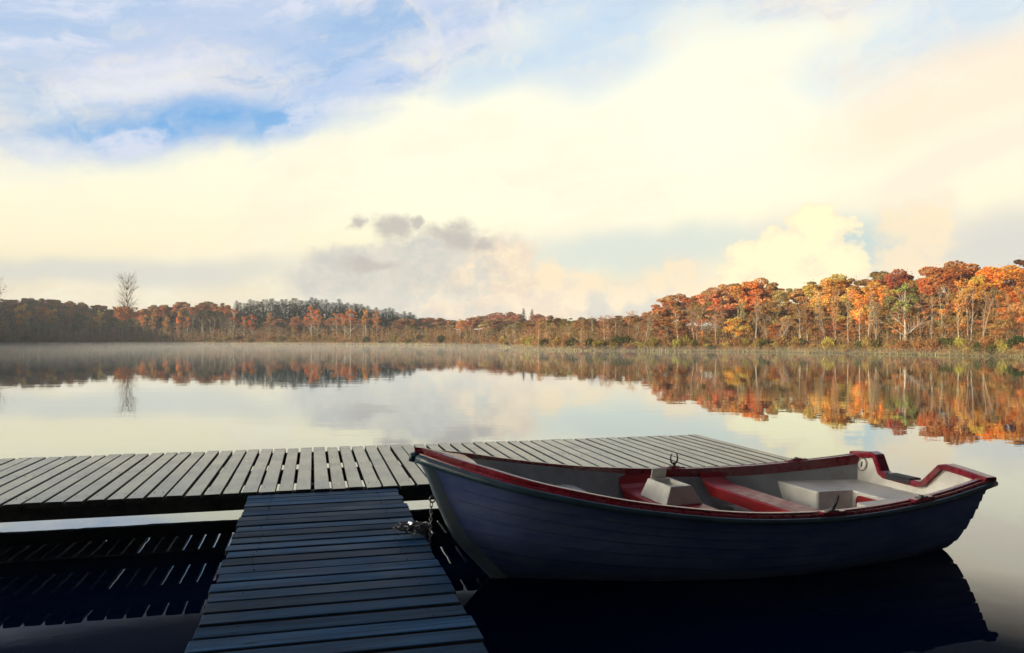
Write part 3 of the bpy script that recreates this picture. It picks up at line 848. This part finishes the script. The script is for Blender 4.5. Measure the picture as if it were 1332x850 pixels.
def rv(r): 
    while True:
        v = Vector((r.uniform(-1, 1), r.uniform(-1, 1), r.uniform(-1, 1)))
        if .01 < v.length <= 1: return v
def leaf(mb, c, s, r):
    a = rv(r).normalized(); b = rv(r); b = (b-a*b.dot(a)).normalized()
    mb.quad(c, a*s, b*s*r.uniform(.45, .8))
def branch(mb, p, d, ln, rad, r, depth, ends, up=.15, k=5, nseg=4, spread=.75, kids=(3, 4)):
    pts = [p.copy()]; rr = [rad]; d = d.normalized()
    for i in range(nseg):
        d = (d+rv(r)*.16+Vector((0, 0, up*.25))).normalized(); p = p+d*(ln/nseg); pts.append(p.copy()); rr.append(rad*(1-.62*(i+1)/nseg))
    mb.tube(pts, rr, k, cap=False)
    if depth == 0: ends.append((pts[-1], d)); ends.append((pts[-2], d)); return
    for i in range(r.randint(*kids)):
        t = r.uniform(.4, 1.); q = pts[0].lerp(pts[-1], t) if nseg < 2 else pts[max(1, min(nseg, round(t*nseg)))]
        s_ = rv(r); s_ = (s_-d*s_.dot(d)).normalized()
        branch(mb, q, d*(1-spread*.6)+s_*spread, ln*r.uniform(.5, .72), rad*.42, r, depth-1, ends, up, max(3, k-1), max(2, nseg-1), spread, kids)
    branch(mb, pts[-1], d, ln*.55, rad*.38, r, depth-1, ends, up, max(3, k-1), max(2, nseg-1), spread, kids)

# every prototype is 10 units high; crown width about given
def proto_broad(seed, W=4.2, base=.28, nl=300, clumps=36, tall=1., ls=.115):
    r = random.Random(seed); tr = MB(); ends = []
    lean = Vector((r.uniform(-.06, .06), r.uniform(-.06, .06), 1))
    p = Vector((0, 0, -.3)); pts = [p]; 
    for i in range(5): p = p+Vector((lean.x*1.2+r.uniform(-.08, .08), lean.y*1.2+r.uniform(-.08, .08), 1.15)); pts.append(p)
    tr.tube(pts, [.17, .14, .125, .11, .09, .06], 7, cap=False)
    for i in range(9):
        q = pts[r.randint(2, 5)]; a = 2*math.pi*i/9+r.uniform(-.4, .4)
        branch(tr, q, Vector((math.cos(a), math.sin(a), r.uniform(.5, 1.3))), r.uniform(1.8, 2.8), .06, r, 1, ends, .2, 5, 4)
    lf = MB(); top = pts[-1]
    centre = Vector((top.x*.7, top.y*.7, 10*(base+(1-base)*.5))); hh = 10*(1-base)/2
    for c in range(clumps):
        v = rv(r).normalized(); 
        if v.z < -.75: v.z *= .3
        k = r.uniform(.2, 1.15)**.5
        wz = 1-.25*max(0, -v.z)
        cc = centre+Vector((v.x*W/2*k*wz*.86, v.y*W/2*k*wz*.86, v.z*hh*k*.86)); rad = r.uniform(.30, .62)*W/4.6
        for j in range(int(nl*rad/.65)):
            q = rv(r); q = q.normalized()*(q.length**.45)
            leaf(lf, cc+Vector((q.x*rad*1.15, q.y*rad*1.15, q.z*rad*.82)), ls*r.uniform(.5, 1.15), r)
        tr.tube([centre*.6+Vector((0, 0, 1.2)), (centre+cc)/2, cc], [.05, .035, .015], 4, cap=False)
    # thin scatter at the outline
    for j in range(150):
        v = rv(r).normalized(); k = r.uniform(.8, .98)
        leaf(lf, centre+Vector((v.x*W/2*k, v.y*W/2*k, v.z*hh*k*.98)), ls*.7*r.uniform(.5, 1.), r)
    return tr, lf
def proto_slender(seed, nleaf=700, spread=1.1):
    r = random.Random(seed); tr = MB(); ends = []
    forks = 1 if r.random() < .55 else 2
    for f in range(forks):
        p = Vector((f*.15, 0, -.2)); pts = [p]; bx, by = r.uniform(-.10, .10)+(f*.12), r.uniform(-.08, .08)
        for i in range(8):
            bx += r.uniform(-.09, .09); by += r.uniform(-.06, .06)
            p = p+Vector((bx, by, 1.12)); pts.append(p)
        tr.tube(pts, [.105*(1-.1*i)*(.8 if f else 1) for i in range(9)], 6, cap=False)
        for i in range(26):
            j = r.randint(3, 8); q = pts[j]+Vector((0, 0, r.uniform(-.5, .5))); a = r.uniform(0, 6.28)
            branch(tr, q, Vector((math.cos(a), math.sin(a), r.uniform(1., 2.2))), r.uniform(.7, 1.5)*spread, .022, r, 1, ends, .2, 3, 2, .6, (2, 3))
    lf = MB()
    for j in range(nleaf):
        e, d = r.choice(ends); leaf(lf, e+rv(r)*.26, .075*r.uniform(.5, 1.2), r)
    return tr, lf
def proto_bare(seed, nleaf=600, low=True):
    r = random.Random(seed); tr = MB(); ends = []
    p = Vector((0, 0, -.2)); pts = [p]
    for i in range(9): p = p+Vector((r.uniform(-.05, .05), r.uniform(-.05, .05), 1.05)); pts.append(p)
    tr.tube(pts, [.13*(1-.09*i) for i in range(10)], 6, cap=False)
    for i in range(60):
        j = r.randint(3, 9); a = r.uniform(0, 6.28); k = 1-abs(j-6)/6
        branch(tr, pts[j], Vector((math.cos(a), math.sin(a), 1.3)), (.8+1.3*k)*r.uniform(.7, 1.1), .045, r, 2, ends, .25, 3, 3, .55, (2, 3))
    lf = MB(); lows = [e for e in ends if e[0].z < 5.4] if low else ends
    for j in range(nleaf):
        e, d = r.choice(lows); leaf(lf, e+rv(r)*.35, .11*r.uniform(.5, 1.2), r)
    return tr, lf
def proto_conifer(seed):
    r = random.Random(seed); tr = MB(); tr.tube([(0, 0, -.2), (0, 0, 5), (0, 0, 9.9)], [.14, .09, .01], 6, cap=False)
    lf = MB(); z = 1.2
    while z < 9.9:
        f = 1-z/10; rad = .12+1.75*f**.62*r.uniform(.82, 1.1); n = int(7+9*f)
        for i in range(n):
            a = 2*math.pi*i/n+r.uniform(-.2, .2); ln = rad*r.uniform(.75, 1.1)
            steps = max(2, int(ln/.16))
            for s_ in range(steps):
                t = (s_+.6)/steps; x = ln*t; zz = z-.30*x*r.uniform(.8, 1.2)+.12*t*t
                d = Vector((math.cos(a), math.sin(a), -.3)).normalized(); sdv = Vector((-math.sin(a), math.cos(a), r.uniform(-.3, .3)))
                lf.quad(Vector((math.cos(a)*x, math.sin(a)*x, zz))+rv(r)*.05, d*.16, sdv*(.10+.10*(1-t))*r.uniform(.7, 1.3))
        z += .26+.2*f
    return tr, lf
def proto_shrub(seed, ls=.10, n=1300):
    r = random.Random(seed); tr = MB(); ends = []
    for i in range(8):
        a = r.uniform(0, 6.28); branch(tr, Vector((r.uniform(-.2, .2), r.uniform(-.2, .2), -.05)), Vector((math.cos(a), math.sin(a), 1.6)), r.uniform(.7, 1.), .02, r, 1, ends, .1, 3, 3)
    lf = MB()
    for i in range(n):
        v = rv(r); c = Vector((v.x*1.05, v.y*1.05, .95+v.z*.8)); c += Vector((0, 0, .12*math.sin(c.x*5)+.1*math.sin(c.y*7)))
        leaf(lf, c, ls*r.uniform(.5, 1.2), r)
    return tr, lf
PROTO = {}
def reg(kind, pairs, trunkmat, leafm):
    lst = []
    for i, (tr, lf) in enumerate(pairs):
        out = []
        for nm, mb_, mm in (('trunk', tr, trunkmat), ('crown', lf, leafm)):
            me = bpy.data.meshes.new(kind+'_'+nm); me.from_pydata(mb_.V, [], mb_.F); me.materials.append(mm)
            if nm == 'trunk':
                for p in me.polygons: p.use_smooth = True
            out.append(me)
        lst.append(out)
    PROTO[kind] = lst
reg('broadleaf_tree', [proto_broad(10+i, W=w, base=b, clumps=c) for i, (w, b, c) in enumerate([(4.6, .12, 74), (5.4, .14, 84), (4.0, .08, 66), (6.0, .16, 92), (4.8, .06, 80)])], M['bark_dark'], M['leaf'])
reg('light_crown_tree', [proto_broad(40+i, W=w, base=b, clumps=24, nl=170, ls=.09) for i, (w, b) in enumerate([(3.4, .4), (4.2, .36), (2.8, .42)])], M['bark_pale'], M['leaf'])
reg('slender_tree', [proto_slender(20+i, n, s_) for i, (n, s_) in enumerate([(500, 1.), (900, 1.1), (260, 1.2), (1300, .95), (120, 1.1), (700, 1.0)])], M['bark_pale'], M['leaf'])
reg('bare_tree', [proto_bare(60, 1500), proto_bare(61, 150, False), proto_bare(62, 350, False)], M['bark_dark'], M['leaf'])
reg('conifer_tree', [proto_conifer(70+i) for i in range(3)], M['bark_dark'], M['needle'])
reg('shrub', [proto_shrub(80+i) for i in range(3)], M['bark_dark'], M['leaf'])
trng = random.Random(99)
def cname(c):
    r, g, b = c; q = g/max(r, 1e-3)
    if r < .06: return 'dark green'
    if q > .8: return 'yellow green' if r > .25 else 'olive'
    if r > .65: return 'golden' if q > .58 else 'orange'
    if q > .58: return 'tan' if r > .4 else 'olive brown'
    if r > .4: return 'rust coloured' if q < .5 else 'tawny'
    return 'brown' if r > .2 else 'dark brown'

NAT_W = {'broadleaf_tree': [4.6, 5.4, 4., 6., 4.8], 'light_crown_tree': [3.4, 4.2, 2.8], 'slender_tree': [3.]*6, 'bare_tree': [3.]*3, 'conifer_tree': [3.4]*3, 'shrub': [2.2]*3}
NAT_H = {'shrub': 1.9}
def plant(kind, px, ytop, back, wpx, col, label, cat='tree', group=None, var=None):
    """px: bearing, ytop: where the top reaches in the view, back: metres behind the waterline"""
    th = math.degrees(math.atan((px-666)/1000)); r = Rlake(th)+back
    x, y = r*math.sin(R_(th)), r*math.cos(R_(th)); z = ground(x, y)
    h = H+(440-ytop)*y/1000-z
    if h < .3: return None
    lst = PROTO[kind]; vi = trng.randrange(len(lst)) if var is None else var
    nh = NAT_H.get(kind, 10.); sz = h/nh
    sx = (wpx*y/1000)/NAT_W[kind][vi] if wpx else sz*trng.uniform(.85, 1.15)
    label = label.replace('*', cname(col))
    root = empty(kind, (x, y, z-.05), trng.uniform(0, 6.28)); root.scale = (sx, sx, sz)
    tag(root, label, cat, group)
    kb = trng.uniform(.86, 1.08); c = [v*kb*trng.uniform(.95, 1.05) for v in col]
    for nm, me in zip(('trunk', 'crown'), lst[vi]):
        o = bpy.data.objects.new(nm, me); link(o, root); o.color = (c[0], c[1], c[2], 1)
    return root
ORANGE = (.76, .37, .085); GOLD = (.76, .48, .12); RUST = (.54, .26, .09); CRIM = (.46, .14, .06); OLIVE = (.30, .25, .06); BROWN = (.36, .20, .08)
PINKB = (.52, .25, .12); YG = (.46, .42, .10); TAN = (.60, .40, .17); SPRUCE = (.006, .034, .020)
SP = [
 ('broadleaf_tree', 1085, 351, 14, 74, GOLD, 'large golden orange rounded tree, tallest crown left of the crimson tree', 1),
 ('broadleaf_tree', 1133, 364, 9, 60, ORANGE, 'vivid orange tree just right of the large golden tree', 0),
 ('broadleaf_tree', 1050, 360, 18, 60, TAN, 'tan and brown tree behind the left flank of the golden tree', 2),
 ('broadleaf_tree', 1168, 344, 20, 62, CRIM, 'deep crimson tree behind the yellow green birch', 1),
 ('light_crown_tree', 1178, 362, 3, 36, (.34, .33, .09), 'yellow green birch with a straight pale trunk at the water edge', 2),
 ('broadleaf_tree', 1204, 349, 22, 46, (.50, .36, .08), 'yellow crown showing between the crimson tree and the dark red tree', 2),
 ('broadleaf_tree', 1238, 337, 16, 88, (.46, .16, .05), 'broad dark red tree, widest crown on the right shore', 3),
 ('broadleaf_tree', 1268, 356, 9, 50, (.68, .36, .08), 'amber tree standing in front of the dark red tree', 0),
 ('broadleaf_tree', 1303, 335, 14, 80, (.74, .30, .055), 'tall burnt orange tree near the right edge of the photo', 1),
 ('broadleaf_tree', 1336, 328, 24, 60, (.16, .06, .035), 'dark brown crown rising highest at the far right edge', 2),
 ('broadleaf_tree', 1330, 352, 7, 64, (.62, .22, .05), 'red orange tree cut by the right edge above the green bush', 4),
 ('broadleaf_tree', 975, 356, 20, 62, (.74, .33, .09), 'orange brown domed tree, high crown at the middle of the right shore', 1),
 ('broadleaf_tree', 928, 372, 18, 58, (.66, .34, .16), 'pinkish brown domed tree left of the orange brown dome', 3),
 ('broadleaf_tree', 870, 383, 16, 54, (.62, .32, .14), 'low pinkish brown tree where the right shore trees step down', 0),
 ('broadleaf_tree', 1018, 369, 15, 46, (.66, .44, .17), 'pale tan crown between the orange brown dome and the golden tree', 2),
 ('broadleaf_tree', 900, 377, 26, 50, (.56, .24, .10), 'rusty crown half hidden between two pinkish brown trees', 1),
 ('broadleaf_tree', 950, 366, 26, 50, (.54, .24, .09), 'brown crown just behind the left side of the orange brown dome', 4),
 ('broadleaf_tree', 1000, 366, 28, 44, (.48, .24, .09), 'dull brown crown behind the pale tan tree', 0),
 ('broadleaf_tree', 1108, 356, 26, 46, (.40, .22, .06), 'muted gold crown peeping up behind the vivid orange tree', 2),
 ('broadleaf_tree', 1145, 350, 32, 50, (.30, .18, .07), 'thin olive brown crown behind the crimson tree', 4),
 ('broadleaf_tree', 1275, 344, 30, 60, (.50, .18, .06), 'rust red crown between the dark red and burnt orange trees', 2),
 ('light_crown_tree', 1012, 376, 6, 34, (.40, .26, .09), 'light tan tree with several pale stems in front of the tan crown', 1),
 ('light_crown_tree', 915, 385, 5, 34, (.32, .28, .08), 'soft yellow green tree low in front of the pinkish brown dome', 0),
 ('bare_tree', 165, 363, 5, 25, (.50, .20, .05), 'tall bare tree with orange lower leaves rising above the left shore', 0),
 ('bare_tree', -14, 366, 5, 28, (.40, .18, .06), 'bare tree top at the left edge of the photo', 1),
 ('conifer_tree', 681, 401, 95, 13, SPRUCE, 'left of two lone dark conifers above the far middle shore', 0),
 ('conifer_tree', 692, 402, 95, 15, SPRUCE, 'right of two lone dark conifers above the far middle shore', 1),
 ('shrub', 1202, 441, 1.2, 26, (.035, .075, .02), 'dark green round bush at the water beside the birch trunk', 0),
 ('shrub', 1326, 436, 1.5, 34, (.035, .07, .02), 'dark green bush at the water under the right edge', 1),
 ('shrub', 367, 439, 1.0, 9, (.50, .28, .10), 'small tan bush alone at the water on the left shore', 2),
]
for (k, px, yt, bk, w, c, lb, v) in SP: plant(k, px, yt, bk, w, c, lb, 'bush' if k == 'shrub' else 'tree', None, v)
def prof(pts, x): return float(np.interp(x, [p[0] for p in pts], [p[1] for p in pts]))
RT = [(655, 417), (690, 412), (750, 409), (820, 406), (836, 403), (850, 394), (880, 386), (930, 378), (975, 368), (1020, 374), (1050, 372), (1085, 362), (1130, 362), (1168, 355), (1204, 356), (1240, 350), (1300, 348), (1345, 345)]
# right shore: slender pale trunks in front
x = 658
while x < 1345:
    top = prof(RT, x)+(trng.uniform(12, 48) if x > 840 else trng.uniform(2, 16))
    c = trng.choice([BROWN, PINKB, TAN, BROWN, TAN, YG, RUST, PINKB] if x < 1060 else [BROWN, ORANGE, RUST, TAN, OLIVE, RUST, BROWN])
    plant('slender_tree', x, top, trng.uniform(.6, 6), trng.uniform(13, 24), c, 'slender * tree with pale trunk in the front row of the right shore', 'tree', 'slender trees along the right shore')
    x += trng.uniform(9, 19)
x = 655
while x < 845:
    plant('broadleaf_tree', x, prof(RT, x)+trng.uniform(0, 7), trng.uniform(14, 30), trng.uniform(26, 40), trng.choice([PINKB, BROWN, (.30, .13, .06), OLIVE]), 'low * tree behind the thin trunks of the middle shore', 'tree', 'low brown trees on the middle shore')
    x += trng.uniform(7, 12)
x = 845
while x < 1345:
    plant('broadleaf_tree', x, prof(RT, x)+trng.uniform(18, 66), trng.uniform(4, 13), trng.uniform(32, 50), trng.choice([RUST, TAN, RUST, BROWN, (.50, .24, .08), (.34, .24, .08), GOLD]), 'lower * tree filling under the tall right shore crowns', 'tree', 'understorey trees on the right shore')
    x += trng.uniform(7, 12)
LT = [(-20, 386), (50, 386), (100, 389), (140, 398), (165, 402), (185, 401), (200, 395), (240, 391), (270, 390), (298, 393), (312, 408), (420, 411), (470, 410), (520, 412), (560, 413), (600, 415), (640, 413), (665, 412)]
# left shore: back, middle and front rows
x = -20
while x < 665:
    reg_ = x < 140; c = trng.choice([RUST, (.44, .18, .06), (.36, .14, .05), BROWN] if x < 300 else ([RUST, BROWN, PINKB] if x < 560 else [PINKB, (.42, .22, .12), TAN]))
    plant('broadleaf_tree', x, prof(LT, x)+trng.uniform(-1, 3), trng.uniform(26, 60), trng.uniform(24, 38), c, '* tree on the skyline of the far left shore', 'tree', 'skyline trees of the left shore')
    x += trng.uniform(8, 14)
x = -20
while x < 665:
    plant('broadleaf_tree', x, prof(LT, x)+trng.uniform(8, 20), trng.uniform(10, 22), trng.uniform(18, 30), trng.choice([(.16, .10, .05), (.10, .07, .035), (.14, .13, .04), (.14, .08, .04), (.12, .10, .04)]), 'dull * tree massed halfway up the far left shore', 'tree', 'middle row trees of the left shore')
    x += trng.uniform(8, 14)
x = -20
while x < 665:
    plant('slender_tree', x, prof(LT, x)+trng.uniform(16, 32), trng.uniform(1, 7), trng.uniform(9, 16), trng.choice([BROWN, OLIVE, (.16, .12, .05), PINKB]), 'thin trunked * tree at the water of the far left shore', 'tree', 'waterline trees of the left shore')
    x += trng.uniform(8, 14)
BIRCH = sorted(((30, 394, 22, GOLD), (50, 393, 20, (.62, .26, .05)), (68, 396, 16, GOLD), (130, 403, 18, (.50, .34, .08)), (187, 405, 10, ORANGE), (199, 408, 11, (.66, .28, .05)), (217, 410, 11, (.66, .32, .06)), (233, 404, 9, ORANGE), (245, 409, 10, (.62, .24, .05)), (316, 408, 12, (.62, .20, .04)), (328, 408, 12, (.60, .18, .04)), (303, 398, 12, (.56, .16, .04)),
                       (405, 396, 17, (.62, .24, .07)), (413, 399, 12, (.58, .20, .06)), (437, 402, 15, (.60, .22, .07)), (456, 398, 18, (.64, .26, .08)), (449, 402, 12, (.60, .24, .08)), (477, 399, 11, (.66, .28, .07)), (490, 402, 13, (.60, .26, .08)), (352, 403, 10, (.46, .22, .09)), (585, 414, 12, (.64, .36, .12)), (598, 414, 12, (.64, .36, .12))), key=lambda q: q[0])
ORD = 'first second third fourth fifth sixth seventh eighth ninth tenth eleventh twelfth thirteenth fourteenth fifteenth sixteenth seventeenth eighteenth nineteenth twentieth twenty-first twenty-second'.split()
for k_, (px, yt, w, c) in enumerate(BIRCH):
    plant('light_crown_tree', px, yt, 4, w, c, ('golden' if c[1] > .3 else 'orange')+' crowned birch on the left shore, '+ORD[k_]+' bright birch from the left', 'tree', 'orange birches of the left shore')
CT = [(308, 389), (315, 391), (330, 390), (370, 388), (400, 386), (440, 390), (470, 396), (500, 400), (535, 407)]
x = 308
while x < 540:
    plant('conifer_tree', x, prof(CT, x)+trng.uniform(-1.5, 5), trng.uniform(30, 50), trng.uniform(20, 30), SPRUCE, 'dark green spruce in the plantation behind the left shore', 'tree', 'spruces behind the left shore')
    x += trng.uniform(3.2, 5.5)
# low hill of pinkish trees behind the middle
for px, yt in ((628, 410), (640, 407), (650, 404), (662, 405), (672, 408), (700, 408), (716, 410), (560, 411), (575, 413), (605, 415), (615, 412)):
    plant('broadleaf_tree', px, yt, 100 if px > 620 else 40, 26, (.50, .24, .14), 'hazy pinkish tree on the low hill beyond the middle shore', 'tree', 'hazy trees on the low hill')
# shrubs along the banks
x = 655
while x < 1345:
    plant('shrub', x, prof([(655, 441), (900, 440), (1345, 442)], x)+trng.uniform(-6, 10), trng.uniform(.2, 1.6), trng.uniform(10, 22), trng.choice([YG, OLIVE, (.40, .30, .09), (.10, .11, .03), BROWN]), 'low * shrub at the foot of the right shore trees', 'bush', 'shrubs along the right shore')
    x += trng.uniform(5, 10)
x = -10
while x < 655:
    plant('shrub', x, 439+trng.uniform(-4, 4), trng.uniform(.4, 3), trng.uniform(8, 14), trng.choice([OLIVE, BROWN, (.22, .2, .06), (.08, .09, .03)]), 'small * shrub at the water of the far left shore', 'bush', 'shrubs along the left shore')
    x += trng.uniform(10, 18)
# brush and reeds nobody could count
def build_brush():
    r = random.Random(4); st = MB(); rd = MB()
    for i in range(10000):
        px = r.uniform(-30, 1360); th = math.degrees(math.atan((px-666)/1000)); R = Rlake(th)+.1+(14 if px > 640 else 20)*r.random()**2.2; x, y = R*math.sin(R_(th)), R*math.cos(R_(th))
        z = ground(x, y); h = r.uniform(.5, 1.)*min(3.2, .8+(R-Rlake(th))*.6)*(1 if px > 640 else 1.3); w = .018*y/100
        lx, ly = r.uniform(-.3, .3), r.uniform(-.3, .3)
        n = len(st.V); st.V += [(x-w, y, z-.1), (x+w, y, z-.1), (x+lx+w*.4, y+ly, z+h), (x+lx-w*.4, y+ly, z+h)]; st.F.append((n, n+1, n+2, n+3)); st.G += [(0, 0, 0)]*4
        for k in range(9):
            t = r.uniform(.2, 1); leaf(st, Vector((x+lx*t, y+ly*t, z+h*t))+rv(r)*.5, .055*y/100*r.uniform(.6, 1.3), r)
    o = st.build('undergrowth', M['brush'])
    tag(o, 'brown thicket of thin stems filling the wood edge round the lake', 'undergrowth', kind='stuff')
    for i in range(9000):
        px = r.uniform(-30, 1360); th = math.degrees(math.atan((px-666)/1000)); R = Rlake(th)+r.uniform(-.2, .9); x, y = R*math.sin(R_(th)), R*math.cos(R_(th))
        h = r.uniform(.15, .55)*(1+.6*math.sin(px*.05)*math.sin(px*.013)); w = .03*y/100; lx = r.uniform(-.15, .15)
        n = len(rd.V); z = max(-.05, ground(x, y)-.05); rd.V += [(x-w, y, z), (x+w, y, z), (x+lx, y, z+h)]; rd.F.append((n, n+1, n+2)); rd.G += [(0, 0, 0)]*3
    o = rd.build('bank_grass', M['reed'])
    tag(o, 'pale yellow grass fringing the far waterline', 'grass', kind='stuff')
def build_far_wood():
    # the wood goes on round the lake beyond both sides of the view, one uncountable mass
    r = random.Random(8); w = MB()
    for lo, hi, n in ((35.2, 75, 150), (-80, -35.2, 190)):
        for i in range(n):
            th = r.uniform(lo, hi); R = Rlake(th)+r.uniform(2, 30); x, y = R*math.sin(R_(th)), R*math.cos(R_(th)); z = ground(x, y); h = r.uniform(8, 12)
            w.tube([(x, y, z-.3), (x+.2, y, z+h*.5), (x, y, z+h*.8)], [.18, .12, .05], 5, cap=False)
            for k in range(9):
                v = rv(r); c = Vector((x+v.x*2.6, y+v.y*2.6, z+h*.62+v.z*h*.36)); rad = r.uniform(.8, 1.5)
                for j in range(26): leaf(w, c+rv(r)*rad, .30*r.uniform(.5, 1.2), r)
    tag(w.build('far_wood', M['brush']), 'mass of brown autumn wood continuing round the lake shore', 'wood', kind='stuff')
def vmat(name, c1, c2, sc_=.35):
    m, B, b = mat(name); co = objco(B); g = B.n.new('ShaderNodeNewGeometry')
    c = B.mix(B.ss(B.noise(co, sc_, 4), .35, .65), c1, c2)
    v = B.vm('SCALE', c); B.l.new(B.ss(g.outputs['Random Per Island'], 0, 1, .5, 1.4), v.node.inputs['Scale'])
    B.l.new(v, b.inputs['Base Color']); b.inputs['Roughness'].default_value = .9; return m
M['brush'] = vmat('brown_brush', (.34, .16, .06, 1), (.22, .16, .055, 1))
M['reed'] = vmat('yellow_bank_grass', (.42, .36, .14, 1), (.28, .24, .08, 1))
build_brush()
build_far_wood()

# ------------------------------------------------------------------ haze and the mist lying on the lake
def volume_box(name, x0, x1, y0, y1, z0, z1, dens, col, label, cat, aniso=0.):
    V = [(x, y, z) for z in (z0, z1) for y in (y0, y1) for x in (x0, x1)]
    F = [(0, 2, 3, 1), (4, 5, 7, 6), (0, 1, 5, 4), (2, 6, 7, 3), (0, 4, 6, 2), (1, 3, 7, 5)]
    m = bpy.data.materials.new(name+'_air'); m.use_nodes = True; nt = m.node_tree; nt.nodes.clear()
    v = nt.nodes.new('ShaderNodeVolumePrincipled'); v.inputs['Color'].default_value = col; v.inputs['Density'].default_value = dens
    v.inputs['Anisotropy'].default_value = aniso
    o_ = nt.nodes.new('ShaderNodeOutputMaterial'); nt.links.new(v.outputs[0], o_.inputs['Volume'])
    o = mesh(name, V, F, m); tag(o, label, cat, kind='stuff'); return o
volume_box('haze', -720, 720, -720, 720, -3, 40, .0005, (.85, .92, .98, 1), 'thin morning haze filling the air over the lake', 'haze')
volume_box('mist', -330, 180, 62, 300, .02, .8, .0035, (.95, .93, .88, 1), 'low white mist lying on the far water', 'mist')
print('objects', len(sc.objects), 'trees', len([o for o in sc.objects if o.name.split('.')[0].endswith('tree')]))
